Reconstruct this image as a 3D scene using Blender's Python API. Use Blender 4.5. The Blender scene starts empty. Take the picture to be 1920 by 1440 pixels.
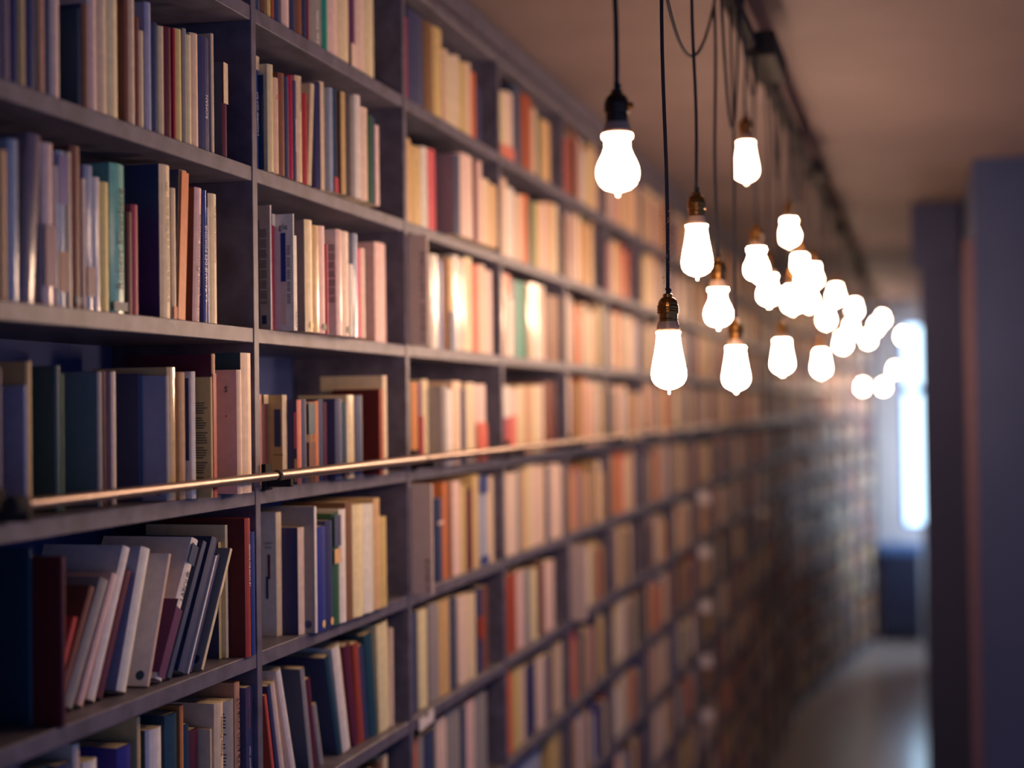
import bpy, bmesh, math, random
from mathutils import Vector, Matrix
random.seed(7)

# ------------------------------------------------------------------ camera, world, exposure
FPX, TH, PH, RHO = 2700.0, math.atan(.2824), math.atan(.0163), .013
D, H = 1.107, 2.77                       # camera: distance in front of the shelves, height over the floor
CAM = Vector((D, 0, H))
FW = Vector((-math.sin(TH)*math.cos(PH), math.cos(TH)*math.cos(PH), math.sin(PH)))
R0 = FW.cross(Vector((0, 0, 1))).normalized(); U0 = R0.cross(FW)
RT = math.cos(RHO)*R0 - math.sin(RHO)*U0
UP = math.sin(RHO)*R0 + math.cos(RHO)*U0
sc = bpy.context.scene
cam = bpy.data.cameras.new('camera'); camo = bpy.data.objects.new('camera', cam)
sc.collection.objects.link(camo); sc.camera = camo
m = Matrix((RT, UP, -FW)).transposed().to_4x4(); m.translation = CAM
camo.matrix_world = m
cam.sensor_width = 36; cam.lens = FPX/1920*36; cam.clip_start = .05
cam.dof.use_dof = True; cam.dof.focus_distance = 2.42; cam.dof.aperture_fstop = 1.35
w = bpy.data.worlds.new('world'); sc.world = w; w.use_nodes = True
w.node_tree.nodes['Background'].inputs[0].default_value = (.17, .27, .66, 1)
w.node_tree.nodes['Background'].inputs[1].default_value = .82
sc.view_settings.view_transform = 'Standard'; sc.view_settings.look = 'None'
sc.view_settings.exposure = 0.0; sc.view_settings.gamma = 1
sc.cycles.use_denoising = True
sc.cycles.sample_clamp_indirect = 3.0
sc.cycles.caustics_reflective = False; sc.cycles.caustics_refractive = False
sc.cycles.max_bounces = 4; sc.cycles.diffuse_bounces = 3; sc.cycles.glossy_bounces = 2
sc.cycles.adaptive_threshold = .1; sc.cycles.time_limit = 1200
BULB = 140.0                             # radiance of the frosted bulbs
WARM = (1.0, .63, .41)

# ------------------------------------------------------------------ pixel <-> place helpers
def y_from_u(u, x, z):
    k = u-960; q = FPX*RT - k*FW; a = Vector((x-D, 0, z-H))
    return -a.dot(q)/q.y
def z_from_v(v, x, y):
    k = 720-v; q = FPX*UP - k*FW; a = Vector((x-D, y, 0))
    return H - a.dot(q)/q.z
def x_from_u(u, y, z):
    k = u-960; q = FPX*RT - k*FW; a = Vector((0, y, z-H))
    return D - a.dot(q)/q.x
def on_x(u, v, x):
    r = FW + RT*((u-960)/FPX) + UP*((720-v)/FPX); return CAM + r*((x-D)/r.x)
def on_y(u, v, y):
    r = FW + RT*((u-960)/FPX) + UP*((720-v)/FPX); return CAM + r*(y/r.y)

# ------------------------------------------------------------------ materials
def s2l(c): return tuple(((v/255)/12.92 if v/255 <= .04045 else ((v/255+.055)/1.055)**2.4) for v in c)
MATS = {}
def mat(name, col, rough=.6, metal=0, noise=.12, scale=30, bump=0, rnd=0, coat=0, emit=None, spec=.5):
    if name in MATS: return MATS[name]
    mt = bpy.data.materials.new(name); mt.use_nodes = True
    nt = mt.node_tree; n = nt.nodes; l = nt.links; b = n['Principled BSDF']
    b.inputs['Roughness'].default_value = rough; b.inputs['Metallic'].default_value = metal
    b.inputs['Coat Weight'].default_value = coat; b.inputs['Coat Roughness'].default_value = .12
    b.inputs['Specular IOR Level'].default_value = spec
    tc = n.new('ShaderNodeTexCoord'); nz = n.new('ShaderNodeTexNoise'); nz.inputs['Scale'].default_value = scale
    nz.inputs['Detail'].default_value = 5
    l.new(tc.outputs['Object'], nz.inputs['Vector'])
    mr = n.new('ShaderNodeMapRange'); mr.inputs['From Min'].default_value = .3; mr.inputs['From Max'].default_value = .7
    mr.inputs['To Min'].default_value = 1-noise; mr.inputs['To Max'].default_value = 1+noise
    l.new(nz.outputs['Fac'], mr.inputs['Value'])
    hs = n.new('ShaderNodeHueSaturation'); hs.inputs['Color'].default_value = (*s2l(col), 1)
    l.new(mr.outputs[0], hs.inputs['Value'])
    if rnd:
        oi = n.new('ShaderNodeObjectInfo'); m2 = n.new('ShaderNodeMapRange')
        m2.inputs['To Min'].default_value = .5-rnd*.12; m2.inputs['To Max'].default_value = .5+rnd*.12
        l.new(oi.outputs['Random'], m2.inputs['Value']); l.new(m2.outputs[0], hs.inputs['Hue'])
    l.new(hs.outputs[0], b.inputs['Base Color'])
    if bump:
        bp = n.new('ShaderNodeBump'); bp.inputs['Strength'].default_value = bump; bp.inputs['Distance'].default_value = .002
        l.new(nz.outputs['Fac'], bp.inputs['Height']); l.new(bp.outputs[0], b.inputs['Normal'])
    if emit:
        b.inputs['Emission Color'].default_value = (*emit[0], 1); b.inputs['Emission Strength'].default_value = emit[1]
    MATS[name] = mt
    return mt

PAL = dict(cr=(228,206,168), wh=(234,226,214), ta=(206,168,116), pk=(230,200,184), gy=(150,144,142), br=(128,86,60),
           dk=(54,64,100), re=(164,40,44), dr=(96,24,38), og=(212,116,68), ye=(216,188,126), gn=(44,92,62), mi=(116,186,160),
           tl=(26,66,84), bl=(34,58,132), lb=(160,168,190), mv=(120,106,118), pu=(98,50,92), ro=(222,104,100), em=(30,150,120))
CNAME = dict(cr='cream', wh='white', ta='tan', pk='pale pink', gy='grey', br='brown', dk='black', re='red', dr='dark red',
             og='orange', ye='yellow', gn='green', mi='mint green', tl='dark teal', bl='blue', lb='pale blue', mv='mauve',
             pu='purple', ro='rose red', em='emerald green')
def bmat(c, g=0):
    return mat('book_%s_%s' % (CNAME[c].replace(' ', '_'), 'gloss' if g else 'matt'), PAL[c], .24 if g else .5, 0, .08, 60,
               rnd=.25, coat=.6 if g else 0)
M_PAGE = mat('page_paper', (206,190,158), .85, 0, .1, 200)
M_SHELF = mat('shelf_grey_paint', (94,90,106), .5, 0, .3, 26, bump=.25)
M_BACK = mat('shelf_back_paint', (66,80,132), .7, 0, .08, 8)
M_BRASS = mat('aged_brass', (150,108,60), .3, 1, .2, 60)
M_BLACKMET = mat('blackened_brass', (70,60,52), .35, .9, .2, 60)
M_CORD = mat('dark_cord', (30,32,46), .75, 0, .2, 300)
M_RAIL = mat('worn_steel', (168,150,140), .4, 1, .12, 90, bump=.1)
M_DARKMET = mat('dark_metal', (9,10,15), .85, 0, .1, 40)
M_COLLAR = mat('bulb_collar_ceramic', (176,148,130), .4, 0, .03, 20)
M_PRINT = mat('dark_print', (40,38,46), .6, 0, .05, 100)
M_WPRINT = mat('white_print', (228,228,232), .5, 0, .05, 100)
M_RPRINT = mat('red_print', (200,60,44), .5, 0, .05, 100)
M_CARD = mat('white_card', (236,226,222), .4, 0, .04, 30, coat=.3)
M_BOARD = mat('grey_card_board', (192,174,168), .7, 0, .06, 40)
M_WALL = mat('navy_wall_paint', (60,72,108), .8, 0, .05, 6)
M_WALL2 = mat('dark_plum_wall_paint', (56,62,98), .8, 0, .05, 6)
M_CEIL = mat('ceiling_plaster', (112,96,96), .8, 0, .14, 1.6, bump=.1)
M_ENDWALL = mat('pale_end_wall_plaster', (206,204,208), .8, 0, .05, 5)
def bulb_mat(k): return mat('frosted_bulb_glass_%d' % round(k*100), (255,240,220), .4, 0, 0, 5, emit=(WARM, BULB*k))
M_DAY = mat('daylit_frosted_pane', (220,232,245), .3, 0, .0, 5, emit=((.52,.80,1.0), 3.6))
M_THREAD = mat('frayed_thread', (205,170,120), .9, 0, .1, 100)
def floor_material():
    mt = bpy.data.materials.new('dark_plank_floor'); mt.use_nodes = True; nt = mt.node_tree; n = nt.nodes; l = nt.links
    b = n['Principled BSDF']; b.inputs['Roughness'].default_value = .18
    tc = n.new('ShaderNodeTexCoord'); mp = n.new('ShaderNodeMapping'); mp.inputs['Scale'].default_value = (6, .6, 1)
    nz = n.new('ShaderNodeTexNoise'); nz.inputs['Scale'].default_value = 5; nz.inputs['Detail'].default_value = 6
    cr = n.new('ShaderNodeValToRGB'); cr.color_ramp.elements[0].color = (*s2l((160,150,150)), 1); cr.color_ramp.elements[1].color = (*s2l((196,184,180)), 1)
    l.new(tc.outputs['Object'], mp.inputs[0]); l.new(mp.outputs[0], nz.inputs['Vector']); l.new(nz.outputs['Fac'], cr.inputs[0]); l.new(cr.outputs[0], b.inputs['Base Color'])
    return mt
M_FLOOR = floor_material()
def stuff_material():
    mt = bpy.data.materials.new('far_book_covers'); mt.use_nodes = True; nt = mt.node_tree; n = nt.nodes; l = nt.links
    b = n['Principled BSDF']; b.inputs['Roughness'].default_value = .42
    a = n.new('ShaderNodeAttribute'); a.attribute_name = 'cover_colour'; l.new(a.outputs['Color'], b.inputs['Base Color'])
    return mt
M_STUFF = stuff_material()

# ------------------------------------------------------------------ object helpers
COL = sc.collection
def link(o, parent=None):
    COL.objects.link(o); o.parent = parent; return o
def tag(o, label=None, cat=None, group=None, kind=None):
    if label: o['label'] = label
    if cat: o['category'] = cat
    if group: o['group'] = group
    if kind: o['kind'] = kind
    return o
def empty(name, loc):
    o = bpy.data.objects.new(name, None); o.empty_display_size = .05; link(o); o.location = loc; return o
def bm_obj(name, bm, material, parent=None, smooth=False, loc=None):
    me = bpy.data.meshes.new(name); bm.normal_update(); bm.to_mesh(me); bm.free()
    for p in me.polygons: p.use_smooth = smooth
    for mm in (material if isinstance(material, (list, tuple)) else [material]): me.materials.append(mm)
    o = bpy.data.objects.new(name, me); link(o, parent)
    if loc is not None: o.location = loc
    return o
def add_box(bm, a, b, bev=0):
    vs = [bm.verts.new((x, y, z)) for x in (a[0], b[0]) for y in (a[1], b[1]) for z in (a[2], b[2])]
    fs = [bm.faces.new([vs[i] for i in f]) for f in ((0,1,3,2),(4,6,7,5),(0,4,5,1),(2,3,7,6),(0,2,6,4),(1,5,7,3))]
    if bev:
        es = {e for f in fs for e in f.edges}
        bmesh.ops.bevel(bm, geom=list(es), offset=bev, segments=1, affect='EDGES')
def box_obj(name, a, b, material, parent=None, bev=0):
    bm = bmesh.new(); add_box(bm, a, b, bev); return bm_obj(name, bm, material, parent)
def add_tube(bm, pts, r, seg=8, cap=True):
    pts = [Vector(p) for p in pts]; rings = []
    for i, p in enumerate(pts):
        t = (pts[min(i+1, len(pts)-1)] - pts[max(i-1, 0)]).normalized()
        a = t.cross(Vector((1, 0, 0)) if abs(t.x) < .9 else Vector((0, 1, 0))).normalized(); b = t.cross(a)
        rr = r[i] if isinstance(r, (list, tuple)) else r
        rings.append([bm.verts.new(p + rr*(math.cos(2*math.pi*k/seg)*a + math.sin(2*math.pi*k/seg)*b)) for k in range(seg)])
    for i in range(len(rings)-1):
        for k in range(seg):
            bm.faces.new((rings[i][k], rings[i][(k+1) % seg], rings[i+1][(k+1) % seg], rings[i+1][k]))
    if cap:
        bm.faces.new(rings[0][::-1]); bm.faces.new(rings[-1])
def add_lathe(bm, prof, seg=24):
    rings = []
    for r, z in prof:
        if r < 1e-6: rings.append([bm.verts.new((0, 0, z))])
        else: rings.append([bm.verts.new((r*math.cos(2*math.pi*k/seg), r*math.sin(2*math.pi*k/seg), z)) for k in range(seg)])
    for i in range(len(rings)-1):
        a, b = rings[i], rings[i+1]
        for k in range(seg):
            q = (k+1) % seg
            if len(a) == 1 and len(b) == 1: continue
            if len(a) == 1: bm.faces.new((a[0], b[q], b[k]))
            elif len(b) == 1: bm.faces.new((a[k], a[q], b[0]))
            else: bm.faces.new((a[k], a[q], b[q], b[k]))

# ------------------------------------------------------------------ the room
YEND = 17.7
CEILZ = 3.83
tag(box_obj('floor', (-.5, -4, -.06), (6, YEND+.3, 0), M_FLOOR), 'dark grey plank floor of the aisle', kind='structure')
tag(box_obj('ceiling', (-.5, -4, CEILZ), (6, YEND+.3, CEILZ+.1), M_CEIL), 'brown plaster ceiling over the aisle', kind='structure')
tag(box_obj('wall_left', (-.5, -4, 0), (-.33, YEND+.3, CEILZ), M_BACK), 'wall behind the bookcase', kind='structure')
YA, YB = 8.06, 6.6
tag(box_obj('wall_right', (D+.02, YA, 0), (D+2.2, 15.7, CEILZ), M_WALL2), 'dark wall at the right of the aisle', kind='structure')
XB = x_from_u(1832, YB, H)
tag(box_obj('wall_right_front', (XB, YB, 0), (6, YA-.003, CEILZ), M_WALL), 'dark navy wall nearest at the right', kind='structure')
box_obj_b = box_obj('trim_1', (x_from_u(1709, YA-.1, H+.8), YA-.12, z_from_v(503, D+.2, YA)), (XB-.02, YA-.001, CEILZ-.002), M_WALL2, bev=.004)
tag(box_obj_b, 'dark ceiling beam box at the right', kind='structure')
tag(box_obj('trim_2', (XB-.045, YB+.01, 0), (XB-.002, YB+.05, CEILZ-.35), mat('lit_edge_strip', (104,78,88), .6)), 'reddish corner strip coloured as the lit edge of the right wall', kind='structure')  # reddish colour stands for light catching the wall edge
# end wall with its tall window
WX0, WX1 = x_from_u(1690, YEND, H), x_from_u(1739, YEND, H)
WZ0, WZ1 = z_from_v(988, D, YEND), z_from_v(606, D, YEND)
bm = bmesh.new()
add_box(bm, (-.33, YEND, 0), (WX0, YEND+.25, CEILZ)); add_box(bm, (WX1, YEND, 0), (D+.8, YEND+.25, CEILZ))
add_box(bm, (WX0, YEND, 0), (WX1, YEND+.25, WZ0)); add_box(bm, (WX0, YEND, WZ1), (WX1, YEND+.25, CEILZ))
tag(bm_obj('wall_end', bm, M_ENDWALL), 'pale wall at the far end of the aisle', kind='structure')
win = empty('window_1', ((WX0+WX1)/2, YEND+.12, WZ0)); tag(win, 'tall bright daylit window at the end of the aisle', kind='structure')
M_FRAME = mat('blue_fringe_window_frame', (60,110,190), .5)  # saturated blue stands in for the colour fringe around the bright panes
def wbox(name, x0, x1, z0, z1, y0, y1, mt):
    c = win.location; return box_obj(name, (x0-c.x, y0-c.y, z0-c.z), (x1-c.x, y1-c.y, z1-c.z), mt, win)
zm = z_from_v(731, D, YEND)
for z0, z1 in ((WZ0+.03, zm-.05), (zm+.05, WZ1-.03)): wbox('pane', WX0+.045, WX1-.03, z0, z1, YEND+.13, YEND+.14, M_DAY)
for a in ((WX0, WX0+.045, WZ0, WZ1), (WX1-.03, WX1, WZ0, WZ1), (WX0+.045, WX1-.03, WZ0, WZ0+.03), (WX0+.045, WX1-.03, WZ1-.03, WZ1), (WX0+.045, WX1-.03, zm-.05, zm+.05)):
    wbox('frame_bar', *a, YEND+.10, YEND+.16, M_FRAME)
# side wall of the bay at the end, with a daylit window facing the shelves
SX = D+.55
bm = bmesh.new()
add_box(bm, (SX, 15.702, 0), (SX+.2, YEND-.002, .95)); add_box(bm, (SX, 15.702, 3.35), (SX+.2, YEND-.002, CEILZ))
add_box(bm, (SX, 15.702, .95), (SX+.2, 15.95, 3.35)); add_box(bm, (SX, YEND-.2, .95), (SX+.2, YEND-.002, 3.35))
tag(bm_obj('wall_bay', bm, M_ENDWALL), 'pale side wall of the bay at the end of the aisle', kind='structure')
w2 = empty('window_2', (SX+.1, 15.95, .95)); tag(w2, 'daylit side window of the bay at the end of the aisle', kind='structure')
LY = YEND-.2-15.95
for i in range(2):
    for j in range(2):
        box_obj('pane', (0, i*LY/2+.04, j*1.2+.04), (.01, (i+1)*LY/2-.04, (j+1)*1.2-.04), mat('daylit_side_pane', (220,232,245), .3, 0, 0, 5, emit=((.66,.84,1.0), 5.0)), w2)
for i in range(3): box_obj('frame_bar', (-.02, max(0, i*LY/2-.04), 0), (.03, min(LY, i*LY/2+.04), 2.4), M_FRAME, w2)
for j in range(3): box_obj('frame_bar', (-.021, 0, max(0, j*1.2-.04)), (.029, LY, min(2.4, j*1.2+.04)), M_FRAME, w2)
# bench below the window
be = empty('low_cabinet', (WX0-.05, YEND-.3, 0)); tag(be, 'low blue cabinet standing under the far window', 'cabinet')
M_CAB = mat('blue_cabinet_paint', (84,120,176), .35)
M_CABD = mat('dark_navy_cabinet_paint', (36,44,74), .5)
def cbox(n, a, b): return box_obj(n, a, b, M_CAB if n == 'top' else M_CABD, be, .006)
cbox('body', (-.22, -.1, .06), (.24, .29, 1.02)); cbox('top', (-.25, -.14, 1.02), (.25, .295, 1.12))
for x in (-.2, .015): cbox('door', (x, -.118, .1), (x+.22, -.102, .96))
for x in (-.2, .19):
    for y in (-.08, .24): cbox('foot', (x, y, 0), (x+.04, y+.04, .06))

# ------------------------------------------------------------------ the bookcases
PITCH, S3 = .2808, 2.633
def shelf_z(k): return S3 + (3-k)*PITCH             # top surface of shelf k; k = -1 is the top board
ST, PT, DEP = .026, .019, .275                        # shelf thickness, upright thickness, depth
POSTS = [.75, 1.518, 2.286, 3.053, 3.820, 4.573, 5.245, 5.945]
while POSTS[-1] < 13.0: POSTS.append(POSTS[-1]+.735)
NLOW = 12
case = empty('bookcase', (0, POSTS[0], 0)); tag(case, 'long grey floor-to-ceiling bookcase running down the left side of the aisle', 'bookcase')
cl = case.location.copy()
def shelf_mesh(L):
    bm = bmesh.new(); add_box(bm, (-DEP, 0, -ST), (0, L, 0), .0012)
    me = bpy.data.meshes.new('shelf'); bm.to_mesh(me); bm.free(); me.materials.append(M_SHELF); return me
def build_case(root, posts):
    bm = bmesh.new(); add_box(bm, (-DEP, -PT/2, 0), (.0015, PT/2, shelf_z(-1)+.01), .001)
    ume = bpy.data.meshes.new('upright'); bm.to_mesh(ume); bm.free(); ume.materials.append(M_SHELF)
    cache = {}
    for i, y in enumerate(posts):
        o = bpy.data.objects.new('upright', ume); link(o, root); o.location = (0, y-posts[0], 0)
        if i == len(posts)-1: break
        L = posts[i+1]-y-PT
        key = round(L, 4)
        if key not in cache: cache[key] = shelf_mesh(L)
        for k in range(-1, NLOW+1):
            o = bpy.data.objects.new('shelf' if k >= 0 else 'top_board', cache[key]); link(o, root); o.location = (0, y-posts[0]+PT/2, shelf_z(k))
        box_obj('back_panel', (-DEP-.012, y-posts[0]-PT/2, 0), (-DEP-.001, posts[i+1]-posts[0]-PT/2, shelf_z(-1)), M_BACK, root)
        box_obj('plinth', (-.06, y-posts[0]+PT/2, 0), (-.03, y-posts[0]+PT/2+L, shelf_z(NLOW)-ST), M_SHELF, root)
    box_obj('cornice', (-DEP, -PT/2, shelf_z(-1)+.0105), (.006, posts[-1]-posts[0]+PT/2, CEILZ-.012), M_SHELF, root)
build_case(case, POSTS)
P0 = Vector((0.0, POSTS[-1]+.05, 0)); P1 = Vector((.60, YEND-.25, 0))
ANG = math.atan2(P1.x-P0.x, P1.y-P0.y); LEN = (P1-P0).length
nfar = 6; FPOSTS = [i*LEN/nfar for i in range(nfar+1)]
case2 = empty('bookcase', P0); case2.rotation_euler = (0, 0, -ANG)
tag(case2, 'far bookcase angled slightly into the aisle near the bright window', 'bookcase')
build_case(case2, FPOSTS)

# ladder rail in front of shelf S3
rail = empty('ladder_rail', (.05, 1.52, 2.659)); tag(rail, 'shiny steel ladder rail running along the front of the bookcase', 'rail')
ro = rail.location.copy()
def rail_tube(name, y0, y1, r, mt, x=0.0):
    bm = bmesh.new(); add_tube(bm, [(x, y0-ro.y, 0), (x, y0-ro.y+.004, 0), (x, y1-ro.y-.004, 0), (x, y1-ro.y, 0)], [r*.9, r, r, r*.9], 16)
    return bm_obj(name, bm, mt, rail, True)
J1, J2 = y_from_u(521, .05, 2.659), y_from_u(796, .05, 2.659)
rail_tube('rail_tube', 1.535, J1, .0072, M_RAIL); rail_tube('rail_tube', J1, J2, .0090, M_RAIL)
rail_tube('rail_tube', J2, 8.0, .0090, M_RAIL); rail_tube('rail_tube', 8.0, POSTS[-1], .0090, M_RAIL)
rail_tube('joint_sleeve', J1-.008, J1+.006, .0094, M_DARKMET); rail_tube('joint_sleeve', J2-.003, J2+.003, .0094, M_DARKMET)
rail_tube('end_cap', 1.505, 1.536, .012, M_DARKMET)
for y in POSTS[1:-1]:
    bm = bmesh.new(); add_box(bm, (-.0483, y+.012-ro.y, -.028), (-.040, y+.040-ro.y, .018), .001)
    add_box(bm, (-.041, y+.020-ro.y, -.022), (.004, y+.032-ro.y, -.008), .001)
    bm_obj('bracket', bm, M_DARKMET, rail)

# ------------------------------------------------------------------ books
def text_mesh(body, size):
    cu = bpy.data.curves.new('t', 'FONT'); cu.body = body; cu.size = size; cu.resolution_u = 2
    cu.align_x = 'CENTER'; cu.align_y = 'CENTER'
    o = bpy.data.objects.new('t', cu); COL.objects.link(o)
    dg = bpy.context.evaluated_depsgraph_get(); me = bpy.data.meshes.new_from_object(o.evaluated_get(dg))
    bpy.data.objects.remove(o); bpy.data.curves.remove(cu); return me
def text_obj(body, size, mt, parent, loc, face, up=True, maxw=None):
    """face 'x': lies on the spine reading upwards; 'y': on the near cover."""
    me = text_mesh(body, size); me.materials.clear(); me.materials.append(mt)
    if maxw:
        wd = max(v.co.x for v in me.vertices)-min(v.co.x for v in me.vertices)
        if wd > maxw:
            for v in me.vertices: v.co *= maxw/wd
    o = bpy.data.objects.new('lettering', me); link(o, parent); o.location = loc
    if face == 'x':   # local x -> +z, local y -> -y(world), normal +x
        o.rotation_euler = Matrix(((0, 0, 1), (0, -1, 0), (1, 0, 0))).to_euler()
    else:             # on a face looking to -y: local x -> +x, local y -> +z
        o.rotation_euler = Matrix(((1, 0, 0), (0, 0, -1), (0, 1, 0))).to_euler()
    return o

def book_parts(root, t, hgt, dep, c, o, detail):
    g = o.get('g', 0); tb = min(.0022 if o.get('hard', hgt > .235) else .0007, t*.2)
    bul = min(.14*t, .0035) if not o.get('flat') else .0002
    n = 5
    prof = [(-dep, 0)] + [(-bul*1.6 + bul*1.6*math.sin(math.pi*i/n), t*i/n) for i in range(n+1)] + [(-dep, t)]
    inn = [(-dep, tb)] + [(-bul*1.6-tb, tb), (-bul*1.6-tb, t-tb)] + [(-dep, t-tb)]
    bm = bmesh.new()
    poly = prof + inn[::-1]
    lo = [bm.verts.new((x, y, 0)) for x, y in poly]; hi = [bm.verts.new((x, y, hgt)) for x, y in poly]
    N = len(poly)
    for i in range(N): bm.faces.new((lo[i], lo[(i+1) % N], hi[(i+1) % N], hi[i]))
    np_ = len(prof)
    # rims as quads between outer and inner outline
    def rim(v, flip):
        O = v[:np_]; I = v[np_:][::-1]
        qs = [(O[0], O[1], I[1], I[0]), (O[-2], O[-1], I[3], I[2])]
        fs = [list(q) for q in qs] + [[O[i] for i in range(1, np_-1)] + [I[2], I[1]]]
        for f in fs: bm.faces.new(f[::-1] if flip else f)
    rim(lo, True); rim(hi, False)
    cov = o.get('cov')
    mats = [bmat(c, g)]
    if cov: mats.append(bmat(cov, g))
    bmesh.ops.recalc_face_normals(bm, faces=bm.faces[:])
    if cov:
        bm.normal_update()
        for f in bm.faces:
            if f.normal.y < -.9 and f.calc_center_median().y < tb*.5: f.material_index = 1
    ins = .003 if tb > .001 else .0006
    if detail:
        co = bm_obj('cover', bm, mats, root)
        box_obj('page_block', (-dep+ins, tb*1.02, ins), (-bul*1.6-tb*1.05, t-tb*1.02, hgt-ins), M_PAGE, root)
        return co
    k = len(bm.faces)
    add_box(bm, (-dep+ins, tb*1.02, ins), (-bul*1.6-tb*1.05, t-tb*1.02, hgt-ins))
    bm.faces.ensure_lookup_table()
    for f in bm.faces[k:]: f.material_index = len(mats)
    return bm, mats + [M_PAGE]

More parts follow.
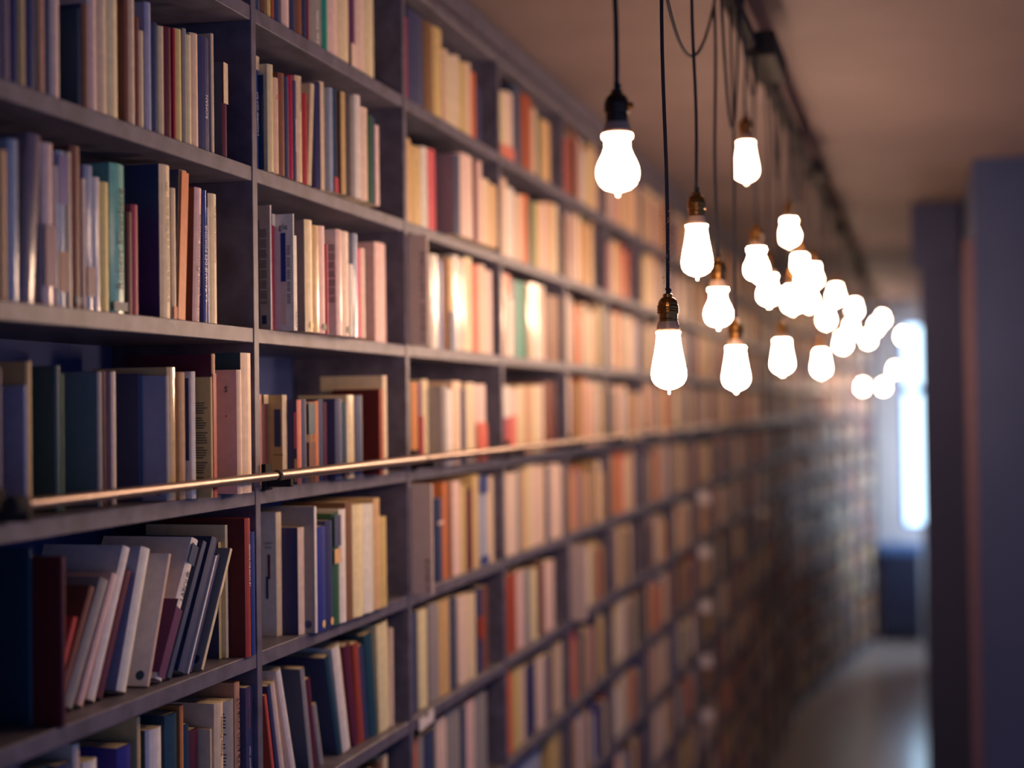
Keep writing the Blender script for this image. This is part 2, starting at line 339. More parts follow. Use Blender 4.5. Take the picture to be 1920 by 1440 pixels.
ORD = 'first second third fourth fifth sixth seventh eighth ninth tenth eleventh twelfth thirteenth fourteenth fifteenth sixteenth seventeenth eighteenth nineteenth twentieth twenty-first twenty-second twenty-third twenty-fourth twenty-fifth twenty-sixth twenty-seventh twenty-eighth twenty-ninth thirtieth'.split()
BAYN = {1: 'leftmost bay', 2: 'second bay from left', 3: 'third bay from left', 4: 'fourth bay from left'}
FIRSTROW = {1: 1, 2: 0, 3: 0, 4: 0}
NB = [0]
def cell(bay, row, zoom, books, b0=14, detail=True):
    ox, oy, s = zoom
    y_lo = POSTS[bay]+PT/2+.001; y_hi = POSTS[bay+1]-PT/2-.001
    zb = shelf_z(row); zmax = shelf_z(row-1)-ST-.004
    prev = y_lo; pb = b0/1000; cnt = 0; line = None
    for e in books:
        xl, xr, yt, c = e[:4]; o = e[4] if len(e) > 4 else {}
        ul, ur, vt = ox+xl*s, ox+xr*s, oy+yt*s
        b = o['b']/1000 if 'b' in o else pb
        lean = 0
        if o.get('c'):
            x = x_from_u(ul, prev+.0006, zb+.1); b = min(max(-x, -.03), .13)
        yl, yr = y_from_u(ul, -b, zb), y_from_u(ur, -b, zb)
        if 'xt' in o:
            p = on_x(ox+o['xt']*s, vt, -b); lean = math.atan2(p.y-yl, p.z-zb)
            hgt = math.hypot(p.y-yl, p.z-zb); t = max((yr-yl)*math.cos(lean), .004)
            hgt = min(hgt, (zmax-zb-t*abs(math.sin(lean)))/math.cos(lean))
        else:
            if yl < prev+.0004: yl = prev+.0004
            if yr < yl+.004: yr = yl+.004
            if yr > y_hi: yr = y_hi; yl = min(yl, yr-.004)
            t = yr-yl
            hgt = z_from_v(vt, -b, (yl+yr)/2)-zb; hgt = min(max(hgt, .10), zmax-zb)
        # neighbours lean against one another, never through one another
        ty = t/math.cos(lean); tn = math.tan(lean)
        l0 = yr-ty if lean > 0 else yl
        if line:
            sh = 0
            for q in (.0, .35, .7, 1.0):
                zz = min(hgt*math.cos(lean), line[2])*q
                sh = max(sh, line[0]+zz*line[1]+.0006-(l0+zz*tn))
        else: sh = max(0, y_lo-l0)
        l0 += sh; yl += sh; yr += sh
        top_y = l0+max(0, hgt*math.sin(lean))+ty
        if top_y > y_hi:
            sh = y_hi-top_y; yl += sh; yr += sh; l0 += sh
        line = (l0+ty, tn, hgt*math.cos(lean)); prev = l0+ty
        pb = b
        dep = min(o.get('d', random.uniform(.60, .70)*hgt), DEP-b-.006)
        cnt += 1; NB[0] += 1
        thick = 'thin' if t < .014 else 'thick' if t > .032 else 'slim' if t < .02 else 'medium'
        size = 'tall ' if hgt > .232 else 'short ' if hgt < .185 else ''
        ln = 'leaning ' if abs(lean) > .08 else ''
        rw = ORD[row-FIRSTROW[bay]]
        lab = '%s %s%s%s book, %s from left, %s shelf down, %s' % (thick, size, ln, CNAME[c], ORD[cnt-1], rw, BAYN[bay])
        grp = 'books on the %s shelf down of the %s' % (rw, BAYN[bay])
        if lean > 0: loc = Vector((-b, yr, zb+.0004)); off = -t
        else: loc = Vector((-b, yl, zb+.0004)); off = 0
        if detail:
            root = empty('book', loc)
            co = book_parts(root, t, hgt, dep, c, o, True)
            kids = [ch for ch in root.children]
            for z0, z1, lc in o.get('lab', ()):
                bx = box_obj('spine_band', (-.001, t*.02, hgt*z0), (.00035, t*.98, hgt*z1), bmat(lc), root); kids.append(bx)
            for d0, d1, z0, z1, lc in o.get('pan', ()):     # printed panel on the near cover
                bx = box_obj('cover_panel', (-d1*dep, -.0003, hgt*z0), (-d0*dep, .0006, hgt*z1), bmat(lc, o.get('g', 0)), root); kids.append(bx)
            if 'lines' in o:                                 # paragraphs of print on the near cover
                d0, d1, z0, z1, nl = o['lines']; bm = bmesh.new()
                for i in range(nl):
                    if i % 6 == 5: continue
                    z = hgt*(z1-(z1-z0)*i/nl); e1 = random.uniform(0, .3)
                    add_box(bm, (-dep*d1, -.0004, z), (-dep*(d0+(d1-d0)*e1*.4), .0003, z+(z1-z0)*hgt/nl*.42))
                kids.append(bm_obj('print_lines', bm, M_PRINT, root))
            if 'dot' in o:
                bm = bmesh.new(); bmesh.ops.create_circle(bm, cap_ends=True, segments=14, radius=min(.0075, .008))
                if o.get('dotc'):
                    for v in bm.verts: v.co = Vector((-.016+v.co.x, -.0005, .016+v.co.y))
                else:
                    for v in bm.verts: v.co = Vector((.0006, t/2+v.co.x*min(1, t*.45/.0075), .012+v.co.y))
                kids.append(bm_obj('dot_sticker', bm, bmat(o['dot']), root))
            for tx in o.get('tx', ()):
                body, zc, szf, mt = tx[:4]
                kids.append(text_obj(body, t*szf*1.25, mt, root, (.0006, t/2, hgt*zc), 'x', True, tx[4]*hgt if len(tx) > 4 else hgt*.6))
            for tx in o.get('txc', ()):
                body, dc, zc, sz, mt = tx
                kids.append(text_obj(body, sz, mt, root, (-dc*dep, -.0006, hgt*zc), 'y'))
            for k in kids: k.location.y += off
            root.rotation_euler = (-lean, 0, 0)
        else:
            bm, mats = book_parts(None, t, hgt, dep, c, o, False)
            i0 = len(mats)
            for z0, z1, lc in o.get('lab', ()):
                k = len(bm.faces); add_box(bm, (-.001, t*.02, hgt*z0), (.00035, t*.98, hgt*z1)); bm.faces.ensure_lookup_table()
                mats.append(bmat(lc))
                for f in bm.faces[k:]: f.material_index = len(mats)-1
            for v in bm.verts: v.co.y += off
            root = bm_obj('book', bm, mats, None, False, loc); root.rotation_euler = (-lean, 0, 0)
        tag(root, lab, 'book', grp)
Z = 520/1920
A1, A2, A3, A4 = (0, 0, Z), (0, 230, Z), (0, 620, Z), (0, 940, 560/1613)
B1, B2, B3, B4 = (460, 0, Z), (460, 340, Z), (460, 640, Z), (460, 930, 520/1468)
C1, C2, C3, C4 = (740, 0, 560/1920), (740, 400, 560/1920), (740, 700, 560/1920), (740, 1020, 560/1920)
G = dict(g=1)
# --- leftmost bay
cell(1, 1, A1, [  # cov tones in this row paint shade onto the near covers
 (-60,15,-130,'mv'), (22,85,-120,'mv'), (90,142,-60,'dk'), (145,185,-100,'ta'), (190,272,-40,'dk'), (278,322,-90,'ta'), (322,362,-40,'dk'),
 (366,432,-60,'pk'), (545,562,60,'tl'), (582,626,30,'br',dict(cov='dk')), (628,690,-30,'pk'), (695,755,-20,'cr'), (757,838,-30,'cr'),
 (875,905,0,'br'), (905,948,-10,'cr'), (950,975,120,'br'), (975,1004,215,'cr'), (1022,1062,20,'lb'), (1066,1106,160,'dk'),
 (1112,1150,185,'cr',G), (1152,1206,190,'dr'), (1208,1226,200,'re'), (1228,1276,205,'ye'), (1278,1302,200,'gy'),
 (1304,1338,245,'cr'), (1340,1392,235,'cr'), (1395,1472,260,'dk', dict(tx=[('ROMAN', .4, .5, M_WPRINT, .2)])), (1473,1491,235,'cr'),
 (1553,1583,438,'dr', dict(cov='dk',lab=[(.58,1,'cr')])) ])
cell(1, 2, A2, [  # dark and brown cov tones put shade into the near covers' colour
 (-50,8,150,'br'), (12,62,190,'ta'), (82,150,120,'lb',G), (168,262,80,'mv', dict(g=1,xt=215)), (264,345,130,'pk', dict(g=1,lab=[(.12,.5,'pu')])),
 (347,384,300,'wh',G), (386,476,200,'lb', dict(g=1,lab=[(.66,.98,'bl'),(.1,.36,'dr')])), (480,508,205,'cr',G), (512,578,165,'br', dict(dot='dk')),
 (580,602,390,'cr'), (606,664,300,'lb', dict(g=1,lab=[(.1,.3,'pu')])), (667,706,380,'wh',G), (709,776,415,'ye'),
 (788,888,290,'mi', dict(g=1,lab=[(0.02,.08,'tl')],tx=[('Robert Silverberg', .5, .42, M_PRINT, .85)])), (892,926,620,'dr'), (927,972,570,'re'),
 (1130,1202,295,'cr', dict(b=9,cov='dk',tx=[("le temple de l'humour et de l'idée des rois", .45, .30, M_PRINT, .68),('***', .86, .3, M_PRINT, .1)])), (1203,1230,455,'cr', dict(lab=[(.01,.1,'re')])),
 (1232,1282,330,'ta', dict(xt=1258,cov='dk',lab=[(0,.99,'og')])), (1350,1396,450,'pk', dict(xt=1364,b=8,cov='br',tx=[("précis d'histoire romaine", .50, .55, M_PRINT, .6),('Marcel Bordet', .1, .4, M_PRINT, .18)])),
 (1399,1424,465,'bl', dict(g=1,tx=[('LA PAVANE DES POISONS', .45, .7, M_WPRINT, .8)])), (1426,1448,590,'wh',G),
 (1453,1522,495,'cr', dict(b=5,cov='dk',tx=[("L'oeuvre de chair", .80, .30, M_PRINT, .22),('Henri Vincenot', .58, .30, M_RPRINT, .22)])) ])
cell(1, 3, A3, [
 (-110,-60,240,'gy',dict(b=45)), (-60,-10,230,'pk'), (-8,20,260,'mv'), (178,196,380,'lb',dict(cov='lb',g=1)), (197,232,215,'ta'), (396,430,245,'tl',dict(cov='tl')),
 (431,452,300,'gn'), (690,722,285,'gy',dict(cov='gy')), (723,740,280,'dr'), (786,818,285,'pk',dict(cov='pk')), (972,990,300,'dk',dict(cov='dk')),
 (1158,1182,312,'gy',dict(c=1,cov='lb',dot='dk',dotc=1)), (1184,1240,255,'ye',dict(g=1)), (1258,1300,290,'ta',dict(c=1)),
 (1336,1368,285,'wh',dict(c=1,cov='wh',pan=[(.05,.4,.3,.95,'dk')])), (1468,1480,322,'ta',dict(c=1,cov='ta',lines=(.05,.62,.08,.78,34))), (1482,1504,162,'ta',dict(cov='dr',lab=[(0,.86,'re')])),
 (1658,1690,272,'cr',dict(c=1,cov='pk',txc=[('S', .16, .84, .014, M_PRINT),('·', .16, .62, .03, M_RPRINT)])), (1694,1764,156,'cr',dict(c=1,cov='tl')) ])
cell(1, 4, A4, [
 (168,184,255,'tl',dict(b=40,cov='tl')), (340,362,300,'dr',dict(c=1,cov='dr')),
 (268,292,640,'og',dict(b=40,xt=400)), (300,332,480,'br',dict(xt=488)), (345,402,455,'gy',dict(xt=545)), (420,452,410,'pk',dict(xt=610)), (456,502,275,'wh',dict(xt=652)),
 (508,545,400,'dr',dict(xt=672)), (612,668,282,'wh',dict(b=30,xt=748,cov='lb')), (796,810,292,'cr',dict(b=24,xt=915,cov='wh',dot='tl',dotc=1)),
 (840,884,232,'wh',dict(b=20,xt=1040,cov='wh',pan=[(0,.36,.04,.55,'pu')],lab=[(.02,.5,'pu'),(.82,.96,'dk')],tx=[('LABOUR', .66, .5, M_PRINT, .22)])),
 (905,930,235,'dk',dict(xt=1100)), (965,1006,226,'dk',dict(b=16,xt=1150)), (1008,1016,300,'wh',dict(xt=1162)), (1018,1034,300,'dk',dict(xt=1172)),
 (1088,1102,266,'cr',dict(b=8,xt=1246,cov='gy',dot='dk',dotc=1,tx=[('ANTONIN', .55, .6, M_PRINT, .4)])),
 (1184,1198,222,'ye',dict(b=34,cov='dk')), (1206,1242,128,'cr',dict(b=26)), (1336,1366,92,'re',dict(c=1,cov='dr',hard=1,tx=[('LE LIVRE DU SUCCES', .66, .4, M_WPRINT, .3)])), (1368,1388,165,'bl',{}) ], 40)
cell(1, 5, A4, [
 (60,130,1430,'mv',dict(b=40)), (200,280,1440,'tl'), (330,400,1420,'dk'), (412,446,1310,'pk'), (470,545,1400,'wh',dict(cov='lb')), (655,728,1322,'bl',{}), (752,770,1165,'ye'), (800,828,1235,'lb',dict(cov='tl')),
 (830,892,1226,'wh'), (912,976,1148,'tl'), (984,1002,1102,'og'), (1004,1034,1205,'tl'), (1036,1088,1232,'dr'), (1091,1150,1232,'cr',dict(b=22)),
 (1178,1226,1086,'cr',dict(b=16,tx=[('Renzo Piémont', .74, .45, M_PRINT, .3)])), (1228,1282,1075,'gy',dict(lines=(.0,.3,.1,.9,30))), (1284,1310,978,'ta',dict(tx=[('BERTRAND COROT', .6, .7, M_PRINT, .7)])),
 (1316,1396,1002,'dk',dict(b=8,flat=1,tx=[('une pour moi', .42, .32, M_WPRINT, .5),('ANDREA HEINRICH', .83, .28, M_RPRINT, .3)])) ], 30)
# --- second bay
cell(2, 0, B1, [
 (70,120,-120,'dk'), (122,156,-90,'br'), (160,182,-80,'ye'), (184,206,-80,'re'), (208,256,-70,'dk'), (268,320,-100,'pk'), (325,355,-80,'dk'), (358,408,-90,'br'),
 (410,434,-90,'dk'), (436,446,-90,'re'), (448,548,-100,'gy',dict(g=1,tx=[('Les Voiles', .35, .3, M_WPRINT, .5)])), (550,582,-100,'em'), (584,656,-120,'pk'), (658,734,-120,'cr'),
 (736,776,-120,'pu',dict(lab=[(0,.3,'pk')])), (778,842,-110,'pk'), (844,906,-110,'cr') ])
cell(2, 1, B1, [
 (76,103,390,'bl',dict(lab=[(.88,1,'cr')],tx=[("L'HOMME QUI RIT", .5, .5, M_WPRINT, .6)])), (170,211,450,'cr',dict(c=1,cov='cr',g=1,pan=[(.1,.95,.02,.9,'dk')])), (213,244,542,'cr',dict(g=1,tx=[('36', .8, .5, M_RPRINT, .1)])),
 (250,288,510,'br'), (290,311,532,'dk'), (313,345,525,'re',G), (346,364,560,'dk',dict(tx=[('DICTIONNAIRE', .45, .6, M_WPRINT, .6)])),
 (367,412,530,'cr',dict(g=1,tx=[('PATRICE GUIRAO', .82, .55, M_PRINT, .3)])), (414,440,650,'re'), (442,466,580,'cr',dict(g=1,xt=462)),
 (490,512,574,'dk',G), (514,529,572,'dk',G), (531,562,570,'cr'), (592,618,610,'lb',dict(c=1,g=1,cov='lb')), (620,650,615,'dk',dict(g=1,lab=[(0,.15,'re')])),
 (676,706,640,'ta',dict(c=1,cov='br')), (748,776,665,'gy',dict(c=1,cov='gy')), (778,816,662,'wh',G), (818,868,750,'pk',G), (871,890,800,'gn'), (892,909,820,'dk'), (911,942,870,'pk') ])
cell(2, 2, B2, [
 (182,191,166,'wh',dict(b=10,g=1,cov='cr',lines=(.05,.135,.2,.80,44),pan=[(.145,.155,.03,.88,'dk'),(.06,.12,.05,.12,'dk')])), (193,214,228,'re',dict(g=1,lab=[(.9,1,'wh')])), (336,344,226,'wh',dict(c=1,cov='wh',txc=[('gle', .15, .89, .016, M_PRINT)],pan=[(.115,.19,.42,.84,'bl'),(.115,.19,.05,.42,'pk')],lines=(.05,.10,.2,.72,30))),
 (346,368,378,'wh',dict(tx=[('SACRE', .12, .6, M_PRINT, .2)])), (434,485,270,'cr',dict(c=1,cov='mv',dot='ye')), (487,528,308,'ye',dict(g=1)), (529,568,312,'pk',dict(dot='gn')),
 (570,582,435,'re'), (650,684,336,'pk',dict(c=1,g=1,cov='wh',lines=(.05,.16,.3,.85,40))), (686,735,350,'pk',dict(dot='gn')), (737,757,575,'wh',{}), (766,790,362,'lb',G), (792,814,468,'ro'), (816,842,466,'pk'),
 (918,992,430,'pk',dict(b=7)) ], 10)
cell(2, 3, B3, [
 (103,130,368,'ta',dict(b=52,g=1)), (133,166,372,'dr',dict(lab=[(.9,1,'cr')])), (270,302,372,'cr',dict(c=1,cov='ye',pan=[(.07,.19,.42,.84,'dk')],txc=[('THÉÂTRE', .12, .33, .005, M_PRINT)])), (370,400,406,'ro',dict(c=1,cov='dk',pan=[(.05,.10,.42,.85,'ro'),(.05,.10,.02,.3,'ye')])),
 (402,440,402,'dk'), (442,490,420,'br',dict(lab=[(.6,.98,'tl'),(.2,.5,'dr')])), (492,520,415,'og'), (522,556,402,'dk'), (558,578,420,'dr'), (640,688,398,'dk',dict(c=1,cov='dk')), (690,721,420,'tl',dict(lab=[(.02,.2,'br')])),
 (724,775,372,'cr',dict(g=1)), (782,832,375,'dk'), (946,968,332,'re',dict(c=1,cov='dr')), (970,996,238,'cr',dict(c=1,cov='cr')) ], 45)
cell(2, 4, B4, [
 (180,206,86,'cr',dict(b=38,cov='wh',hard=1,txc=[('ROBERT', .13, .75, .005, M_PRINT),('MUSIL', .13, .715, .005, M_PRINT)],pan=[(.11,.14,.46,.66,'dr'),(.135,.165,.3,.48,'dk')])),
 (294,327,166,'pk',dict(c=1,cov='dk')), (373,387,56,'wh',dict(c=1,cov='gy',dot='dk',dotc=1)), (389,442,162,'bl',dict(dot='ye')), (444,474,130,'dk',dict(dot='ye')), (477,512,90,'gn',dict(lab=[(.7,.98,'dk'),(.55,.68,'ye')])),
 (514,546,70,'wh'), (548,583,32,'br'), (585,640,45,'cr'), (642,696,40,'wh',G), (698,726,12,'ye'), (728,762,110,'ta') ], 30)
cell(2, 5, B4, [
 (160,172,1060,'og',dict(b=30,xt=104)), (184,200,1010,'dk',dict(xt=122)), (205,226,1000,'pk',dict(xt=140)), (262,284,930,'wh',dict(xt=172,cov='wh')), (350,370,920,'gy',dict(xt=298,cov='dk')),
 (372,390,975,'dr',dict(xt=330)), (392,412,1120,'gy',dict(xt=350)), (500,520,860,'tl',dict(xt=430,cov='dk')), (530,568,812,'wh',dict(xt=470,b=26)),
 (584,612,800,'dr',dict(xt=535)), (614,640,790,'re',dict(xt=580)), (642,664,800,'dk',dict(xt=610)), (672,712,742,'tl',dict(b=22,xt=640)), (718,775,690,'cr',dict(b=18,xt=700)), (777,790,700,'pk',{}) ], 30)
# --- third bay
cell(3, 0, C1, [
 (66,95,112,'re'), (98,200,85,'dk'), (206,258,150,'br'), (264,318,185,'ye'), (328,358,322,'cr'), (360,382,360,'cr'), (384,406,358,'pk'), (407,428,360,'cr'), (430,468,405,'ta'), (470,504,412,'cr'), (506,532,470,'og'), (540,565,560,'dk') ], 8, False)
cell(3, 1, C1, [
 (70,122,892,'ta'), (124,184,945,'ta'), (188,230,950,'wh',G), (232,278,965,'ro'), (400,436,1000,'dk',dict(c=1,cov='mv')), (440,518,1000,'pk'), (522,542,1035,'dr'), (544,574,1040,'pk'), (576,622,1155,'cr'), (624,672,1192,'ye') ], 8, False)
cell(3, 2, C2, [
 (250,298,268,'wh',dict(g=1,b=8)), (300,328,306,'lb',G), (360,392,292,'ye',dict(c=1,cov='ta',lab=[(0,.42,'bl')])), (394,428,272,'wh',G), (430,465,300,'pk',dict(g=1)), (467,512,286,'cr'), (515,554,332,'og'), (557,598,336,'cr'), (600,640,372,'pk') ], 8, False)
cell(3, 3, C3, [
 (92,130,62,'br'), (132,164,60,'og'), (166,190,62,'pu',dict(lab=[(0,.6,'re')])), (192,230,42,'cr'), (318,350,82,'gy',dict(c=1,cov='gy')), (352,386,100,'wh'), (388,442,52,'cr'), (446,470,100,'dk'), (474,530,62,'cr'), (532,600,72,'pk',dict(lab=[(0,.5,'og')])) ], 16, False)
cell(3, 4, C3, [
 (286,320,800,'dk',dict(b=10,lab=[(.68,.72,'pk')])), (326,352,702,'og'), (354,386,700,'br'), (388,440,692,'pk'), (442,474,722,'ta'), (476,515,742,'dr'), (518,556,652,'ye'), (558,610,662,'lb',dict(lab=[(.8,1,'bl'),(0,.1,'bl')])), (612,650,662,'cr') ], 10, False)
cell(3, 5, C4, [
 (108,164,440,'dk',dict(b=16)), (172,226,422,'cr'), (242,300,380,'gy'), (302,370,362,'ta'), (374,410,342,'dk'), (426,480,330,'pk'), (482,536,322,'cr'), (546,578,282,'dk',dict(lab=[(.4,.66,'re')])), (580,610,272,'br') ], 16, False)
cell(3, 6, C4, [
 (138,160,1252,'og',dict(b=26,cov='dr')), (170,202,1240,'gy'), (212,276,1200,'dk'), (286,350,1112,'pk'), (352,440,1052,'gy'), (450,472,1050,'dk'), (476,530,1002,'pk'), (532,608,952,'gy') ], 24, False)
# --- fourth bay
cell(4, 0, C1, [
 (684,724,592,'cr',dict(lab=[(0,.2,'ro')])), (726,772,600,'pk',dict(lab=[(0,.2,'ro')])), (776,824,562,'dk'), (828,894,620,'re'), (897,924,702,'cr'), (926,946,740,'gn'), (952,1010,782,'ye') ], 8, False)
cell(4, 1, C1, [
 (692,734,1152,'cr'), (736,780,1212,'wh'), (792,832,1256,'cr'), (834,872,1258,'og'), (876,912,1292,'gn'), (916,952,1306,'ta'), (954,990,1310,'pk'), (992,1028,1306,'ta'), (1030,1060,1320,'cr') ], 8, False)
cell(4, 2, C2, [
 (690,724,392,'pk',G), (726,760,394,'ro',dict(g=1,lab=[(0,.7,'wh')])), (762,790,432,'gy'), (794,842,442,'em'), (844,872,462,'gn'), (874,908,452,'cr',G), (910,942,456,'wh',G), (944,976,470,'pk'), (986,1030,530,'br'), (1032,1072,536,'br') ], 8, False)
cell(4, 3, C3, [
 (704,746,82,'re',dict(lab=[(.55,1,'wh')])), (748,800,102,'ro',dict(lab=[(.6,1,'pk')])), (802,850,82,'cr'), (852,892,84,'ta'), (894,932,80,'cr'), (934,970,74,'pk'), (976,1012,56,'br'), (1014,1048,60,'dr') ], 14, False)
cell(4, 4, C3, [
 (718,800,642,'pk'), (802,828,622,'gy'), (830,860,620,'ye'), (864,902,592,'cr'), (904,942,590,'pk'), (944,980,594,'cr'), (986,1008,600,'dk'), (1012,1058,582,'pk'), (1060,1092,586,'pk') ], 12, False)
cell(4, 5, C4, [
 (728,796,192,'re',{}), (800,844,172,'pk'), (846,888,162,'gy'), (890,932,158,'cr'), (936,972,120,'dr'), (976,1038,112,'pk') ], 16, False)
cell(4, 6, C4, [
 (734,776,800,'og'), (778,822,794,'ye'), (826,852,780,'cr'), (854,920,770,'dk'), (926,976,722,'pk'), (978,1026,712,'mv'), (1052,1104,630,'cr') ], 20, False)
cell(4, 7, C4, [
 (740,800,1500,'pk',dict(b=26)), (806,950,1360,'lb'), (1010,1082,1190,'ta') ], 26, False)

# ------------------------------------------------------------------ all other books: far bays and rows below the frame, uncountable
rs = random.Random(21)
WP = ['cr']*7+['wh']*3+['ta']*6+['pk']*5+['gy']*2+['br']*3+['dk']*4+['re']*2+['dr']*2+['og']*3+['ye']*3+['gn','tl','bl','lb','mv','ro']
SV, SF, SC = [], [], []
def stuff_book(M, y, t, hgt, dep, b, zb, col):
    n = len(SV); bu = min(.14*t, .003)
    pts = [(-dep, 0), (-bu, 0), (0, t*.3), (0, t*.7), (-bu, t), (-dep, t)]
    for z in (0, hgt):
        for x, yy in pts: SV.append(M @ Vector((x-b, y+yy, zb+z)))
    for i in range(6):
        SF.append((n+i, n+(i+1) % 6, n+6+(i+1) % 6, n+6+i)); SC.append(col if i != 5 else (.5, .42, .3))
    SF.append((n+6, n+7, n+8, n+9, n+10, n+11)); SC.append((.5, .42, .3))
def fill(M, ya, yb, row):
    zb = shelf_z(row)+.0004; y = ya+.002; base = rs.uniform(.185, .215); end = yb-.002-rs.choice((0, .02, .06, .12))
    while True:
        t = rs.uniform(.012, .042); hgt = min(base+rs.uniform(-.02, .03), PITCH-ST-.012)
        if y+t > end: break
        c = s2l(PAL[rs.choice(WP)]); k = rs.uniform(.8, 1.1)
        stuff_book(M, y, t, hgt, hgt*.66, rs.uniform(.004, .016)+(.012 if row > 3 else 0), zb, tuple(min(1, v*k) for v in c))
        y += t+.0006
        if rs.random() < .02: y += .03
done = {(b, r) for b in (1, 2, 3, 4) for r in range(0, 7) if not (b in (1, 2) and r > 5) and not (b == 1 and r == 0)} | {(4, 7)}
I = Matrix.Identity(4)
for b in range(len(POSTS)-1):
    for r in range(0, NLOW+1):
        if (b, r) not in done:
            fill(I, POSTS[b]+PT/2+(.016 if (b, r) == (5, 5) else 0), POSTS[b+1]-PT/2, r)
M2 = Matrix.Translation(P0) @ Matrix.Rotation(-ANG, 4, 'Z')
for b in range(nfar):
    for r in range(0, NLOW+1): fill(M2, FPOSTS[b]+PT/2, FPOSTS[b+1]-PT/2, r)
me = bpy.data.meshes.new('far_books'); me.from_pydata(SV, [], SF)
ca = me.attributes.new('cover_colour', 'FLOAT_COLOR', 'FACE')
ca.data.foreach_set('color', [v for c in SC for v in (*c, 1.0)])
me.materials.append(M_STUFF); so = bpy.data.objects.new('far_books', me); link(so)
tag(so, 'rows of cream, tan and red books crowding the distant and lowest shelves', 'books', kind='stuff')

# ------------------------------------------------------------------ divider boards, shelf cards
def board(bay, row, ur, txt, lab, out=.046, zf=.6):
    z0 = shelf_z(row)+.0005; z1 = shelf_z(row-1)-ST-.006; y = POSTS[bay]+PT/2+.004
    r = empty('divider_board', (out, y, z0)); tag(r, lab, 'divider', 'grey card divider boards')
    bm = bmesh.new(); add_box(bm, (-.16, 0, 0), (0, .009, z1-z0), .001); bm_obj('panel', bm, M_BOARD, r)
    for body, zc, wd in txt:
        me = text_mesh(body, .016); me.materials.append(M_PRINT)
        o = bpy.data.objects.new('lettering', me); link(o, r); o.location = (-.011, -.0006, (z1-z0)*zc)
        o.rotation_euler = Matrix(((0, -1, 0), (0, 0, -1), (1, 0, 0))).to_euler()
        ww = max(v.co.x for v in me.vertices)-min(v.co.x for v in me.vertices)
        o.scale = (wd*(z1-z0)/ww, 1, 1)
board(3, 2, 0, [('SCIENCES', .20, .34), ('HISTOIRE', .64, .42)], 'grey divider board with two dark vertical words, third shelf of third bay', .046)
board(3, 4, 0, [('SCIENCE', .17, .3)], 'grey divider board with one dark word low down, fifth shelf of third bay', .05)
board(5, 5, 0, [], 'plain blurred grey divider board, sixth shelf of fifth bay', .055)
def card(name_lab, y, row, tilt, wd=.045, ht=.03, drop=.012, out=.003):
    r = empty('shelf_card', (out, y, shelf_z(row)-ST*.3)); r.rotation_euler = (tilt, 0, 0)
    tag(r, name_lab, 'card', 'white shelf label cards')
    bm = bmesh.new(); add_box(bm, (0, 0, -ht), (.0012, wd, 0), .0003); bm_obj('paper', bm, M_CARD, r)
    bm = bmesh.new(); add_box(bm, (.0012, wd*.42, -.006), (.0026, wd*.58, .001)); bm_obj('clip', bm, M_RAIL, r)
yc = y_from_u(783, 0, shelf_z(5))
card('white paper card tilted on the shelf edge of the third bay near the bottom', yc, 5, .06, .10, .028)
def flag(y, row, lab):
    r = empty('shelf_flag', (.002, y, shelf_z(row)-ST)); tag(r, lab, 'card', 'projecting white shelf flags')
    bm = bmesh.new(); add_box(bm, (0, 0, -.062), (.055, .0012, -.004), .0003); bm_obj('paper', bm, M_CARD, r)
    bm = bmesh.new(); add_box(bm, (-.002, -.001, -.02), (.004, .0022, 0)); bm_obj('clip', bm, M_RAIL, r)
WORD = {4: 'highest', 5: 'second highest', 6: 'middle', 7: 'second lowest', 8: 'lowest'}
pi = min(range(len(POSTS)), key=lambda i: abs(POSTS[i]-y_from_u(1310, 0, 2.2)))
for r in range(4, 9): flag(POSTS[pi]+.015, r, 'white shelf flag sticking out at the tall row of flags, %s of five' % WORD[r])
flag(y_from_u(1420, 0, 2.0), 5, 'single white shelf flag right of the row of five flags')
flag(y_from_u(1510, 0, 1.4), 8, 'lone white shelf flag low in the dark far shelves')

# ------------------------------------------------------------------ ceiling track, cables
TX = D-.40
trk = empty('ceiling_track', (TX, 1.2, CEILZ)); tag(trk, 'dark metal ceiling track carrying the hanging lamp cords', 'track')
box_obj('channel', (-.017, 0, -.15), (.017, 15.2, -.115), M_DARKMET, trk, .003)
for i in range(16): box_obj('hanger', (-.006, .4+i*.95, -.115), (.006, .43+i*.95, -.001), M_DARKMET, trk)
for y, L, wx in ((3.72, .34, .06), (5.75, .22, .05), (7.7, .3, .05), (10.2, .3, .05)):
    box_obj('junction_box', (-.02, y-1.2, -.165), (wx, y-1.2+L, -.10), M_DARKMET, trk, .004)
TRZ = CEILZ-.15
def cable(ya, yb, sag, dx, lab, xo=0, r=.0032):
    p = empty('cable', (TX+xo, ya, TRZ)); tag(p, lab, 'cable', 'slack cables under the ceiling track')
    pts = []
    for i in range(25):
        t = i/24; pts.append((dx*4*t*(1-t), (yb-ya)*t, -sag*4*t*(1-t)))
    bm = bmesh.new(); add_tube(bm, pts, r, 8); bm_obj('wire', bm, M_CORD, p, True)
    for q in (pts[0], pts[-1]):
        bm = bmesh.new(); add_box(bm, (q[0]-.005, q[1]-.005, q[2]-.006), (q[0]+.005, q[1]+.005, q[2]+.002)); bm_obj('cable_clip', bm, M_DARKMET, p)
cable(2.28, 3.16, .235, -.006, 'nearest slack loop of dark cable between the lamp cords', -.013)
cable(3.02, 3.34, .30, .0, 'deep narrow loop of dark cable behind the nearest loop', .013)
cable(3.36, 3.70, .16, .01, 'slack dark cable drooping just before the junction box', .013)
cable(4.08, 4.40, .26, .0, 'deep drooping dark cable just behind the junction box', .014)
cable(4.42, 4.70, .15, .0, 'short slack dark cable past the junction box', -.014)
cable(4.72, 5.20, .24, .0, 'deep slack dark cable well past the junction box', .014)
cable(5.22, 5.72, .16, .0, 'slack dark cable halfway along the track', -.014)
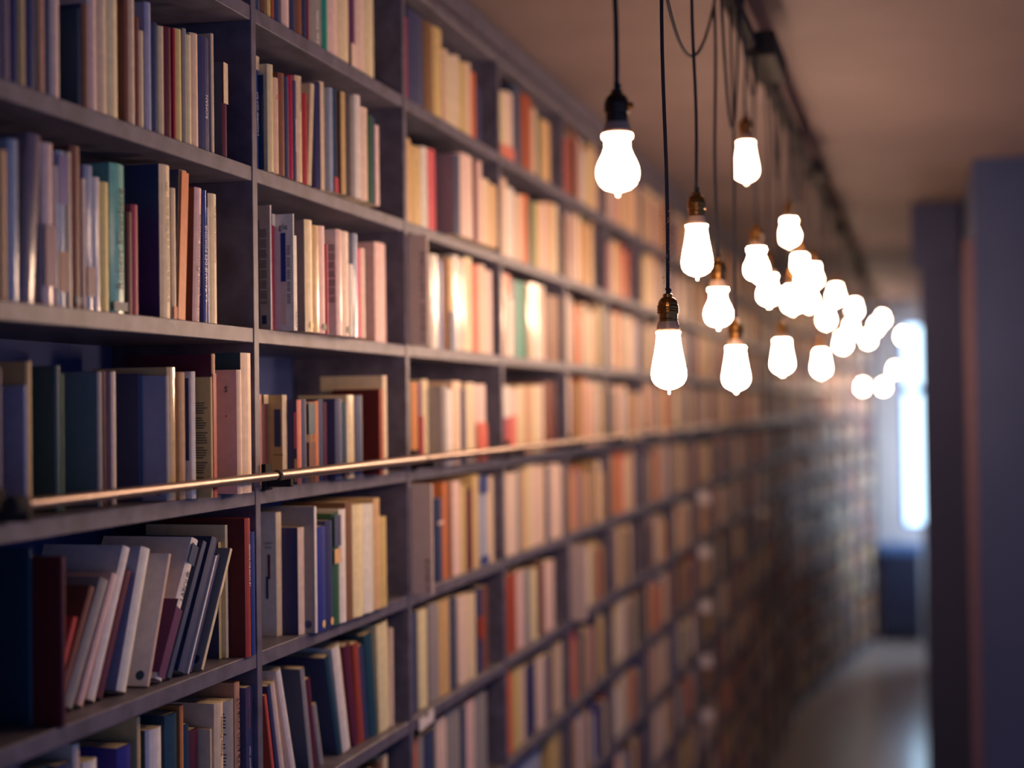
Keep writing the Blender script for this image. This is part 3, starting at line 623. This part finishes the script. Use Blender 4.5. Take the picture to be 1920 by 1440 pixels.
cable(6.0, 6.7, .24, .0, 'deep slack dark cable beyond the middle of the track', .014)
cable(6.75, 7.65, .17, .0, 'slack dark cable far along the track', -.014)

# ------------------------------------------------------------------ pendant lamps (each with its own glowing bulb)
PST = [(0,.0215),(.003,.0215),(.004,.0200),(.010,.0203),(.030,.0232),(.050,.0272),(.065,.0298),(.072,.0302),(.080,.0288),(.088,.0240),(.094,.0150),(.097,.0060),(.0975,.0026),(.104,.0020),(.105,0)]
PA = [(0,.0215),(.005,.0215),(.007,.0176),(.018,.0176),(.028,.0212),(.038,.0262),(.046,.0292),(.054,.0300),(.062,.0290),(.070,.0250),(.076,.0180),(.079,.0080),(.080,.0030),(.086,.0025),(.087,0)]
ORDL = ['nearest and highest','second nearest, lowest of the near'] 
def lamp(u, vbot, shape, lab, Y=None, x=None, seg=20, pw=1.0, dark=False, button=False, fray=False):
    prof = PA if shape == 'A' else PST
    gl = prof[-1][0]
    if Y is None:
        X = TX
        y = y_from_u(u, X, H)
        for _ in range(4):
            z = z_from_v(vbot, X, y); y = y_from_u(u, X, z+gl/2)
    else:
        y = Y; X = x_from_u(u, y, H); z = z_from_v(vbot, X, y)
    r = empty('pendant_lamp', (X, y, z)); tag(r, lab, 'lamp', 'bare bulbs hanging from the ceiling track')
    zt = gl                                        # top of the glass
    bm = bmesh.new(); add_lathe(bm, [(q, zt-d) for d, q in prof], seg)
    bmesh.ops.recalc_face_normals(bm, faces=bm.faces[:])
    bulb = bm_obj('bulb', bm, bulb_mat(pw), r, True)
    bm = bmesh.new(); add_lathe(bm, [(.0, zt+.0002), (.0205, zt+.0002), (.0200, zt+.004), (.0170, zt+.0165), (.0, zt+.0165)], seg); bmesh.ops.recalc_face_normals(bm, faces=bm.faces[:])
    bm_obj('collar', bm, M_COLLAR, bulb, False)
    zs = zt+.0168; brass = M_BLACKMET if dark else M_BRASS
    bm = bmesh.new()
    add_lathe(bm, [(0, zs), (.0160, zs), (.0160, zs+.003), (.0152, zs+.004), (.0158, zs+.006), (.0158, zs+.013), (.0178, zs+.0135), (.0182, zs+.016), (.0176, zs+.018), (.0182, zs+.020), (.0176, zs+.022), (.0182, zs+.0245), (.0176, zs+.0275), (.0166, zs+.028), (.0164, zs+.031), (.0142, zs+.036), (.0110, zs+.0393), (.0082, zs+.0405), (.0080, zs+.0455), (.005, zs+.047), (0, zs+.047)], seg)
    bmesh.ops.recalc_face_normals(bm, faces=bm.faces[:])
    sk = bm_obj('socket', bm, brass, r, False)
    if button:
        bm = bmesh.new(); add_tube(bm, [(.0178, -.004, zs+.022), (.0225, -.005, zs+.022)], .005, 10); bm_obj('switch_knob', bm, M_BRASS, sk)
    top = CEILZ-.15-z
    if Y is not None:
        top = CEILZ-z
        bm = bmesh.new(); add_lathe(bm, [(0, top-.03), (.012, top-.03), (.04, top-.012), (.042, top), (0, top)], 12); bm_obj('ceiling_rose', bm, M_DARKMET, r)
    n = 14; ph = rs.uniform(0, 6)
    pts = []
    for i in range(n+1):
        t = i/n; a = .0035*math.sin(math.pi*t); pts.append((a*math.sin(ph+5*t), a*math.cos(ph+4*t), zs+.046+(top-zs-.046)*t))
    bm = bmesh.new(); add_tube(bm, pts, .0031 if not dark else .0036, 8); bm_obj('cord', bm, M_CORD, r, True)
    bm = bmesh.new(); add_tube(bm, [(0, 0, zs+.0465), (.003, 0, zs+.052), (-.002, .002, zs+.056)], .0042, 6); bm_obj('cord_knot', bm, M_CORD, r)
    if fray:
        bm = bmesh.new(); rf = random.Random(4)
        for i in range(60):
            zz = zs+.06+rf.random()*.13; an = rf.uniform(0, 6.28); p = Vector((.0034*math.cos(an), .0034*math.sin(an), zz))
            q = p+Vector((math.cos(an)*rf.uniform(.003,.008), math.sin(an)*rf.uniform(.003,.008), rf.uniform(-.005,.005))); k = q+Vector((rf.uniform(-.003,.003), rf.uniform(-.003,.003), rf.uniform(-.004,.004)))
            add_tube(bm, [p, q, k], .0004, 4, False)
        tag(bm_obj('frayed_threads', bm, M_THREAD, r), kind='stuff')
    return r
L = [
 (1158, 369, 'A', 'large round bulb on the dark socket, nearest lamp, high on the left', dict(dark=1, button=1, seg=24, pw=.16)),
 (1254, 740, 'S', 'sharpest pear-shaped bulb with brass socket and frayed cord', dict(fray=1, seg=24, pw=.9)),
 (1307, 526, 'S', 'pear-shaped bulb right of the frayed cord, third from the left', dict(seg=20, pw=.5)),
 (1347, 619, 'A', 'round bulb with pale collar, fourth from the left', {}),
 (1380, 737, 'S', 'pear-shaped bulb hanging low, right of the sharpest bulb', {}),
 (1399, 346, 'S', 'bulb hanging high right of the nearest lamp, close under the track', dict(pw=.2)),
 (1419, 529, 'A', 'round bulb at the upper left of the blurred cluster', {}),
 (1442, 575, 'A', 'round bulb just below the upper left one of the blurred cluster', {}),
 (1467, 703, 'S', 'pear-shaped blurred bulb hanging low in mid aisle', {}),
 (1480, 462, 'A', 'highest round bulb of the blurred cluster', dict(pw=.6)),
 (1500, 536, 'S', 'blurred bulb under the highest one of the cluster', {}),
 (1486, 588, 'A', 'blurred bulb at the bottom of the central cluster', {}),
 (1524, 540, 'A', 'blurred bulb at the right of the central cluster', {}),
 (1517, 583, 'A', 'blurred bulb at the lower right of the central cluster', {}),
 (1540, 706, 'S', 'lone oval blurred bulb hanging low past mid aisle', {}),
 (1549, 614, 'A', 'blurred disc of a bulb right of the central cluster', {}),
 (1567, 570, 'A', 'upper blurred disc of a bulb between cluster and window', {}),
 (1580, 658, 'A', 'lower blurred disc of a bulb between cluster and window', {}),
 (1596, 632, 'A', 'blurred bulb touching the discs before the far group', {}),
 (1602, 592, 'A', 'blurred bulb above the pair before the far group', {}),
 (1628, 646, 'A', 'lower left blurred bulb of the group near the window', {}),
 (1657, 607, 'A', 'topmost blurred bulb of the group near the window', dict(Y=14.6)),
 (1645, 622, 'A', 'inner blurred bulb of the group near the window', dict(Y=13.6)),
 (1695, 638, 'A', 'rightmost blurred bulb overlapping the bright window', dict(Y=15.4)),
 (1679, 702, 'A', 'small blurred bulb left of the window, below the rightmost one', dict(Y=15.8)),
 (1657, 733, 'A', 'lowest blurred bulb left of the window', dict(Y=16.2)),
 (1618, 734, 'A', 'faint low blurred bulb near the end of the bookcase', dict(Y=15.0)),
]
for i, (u, v, s_, lab, kw) in enumerate(L):
    kw.setdefault('seg', 16 if i < 10 else 10); lamp(u, v, s_, lab, **kw)
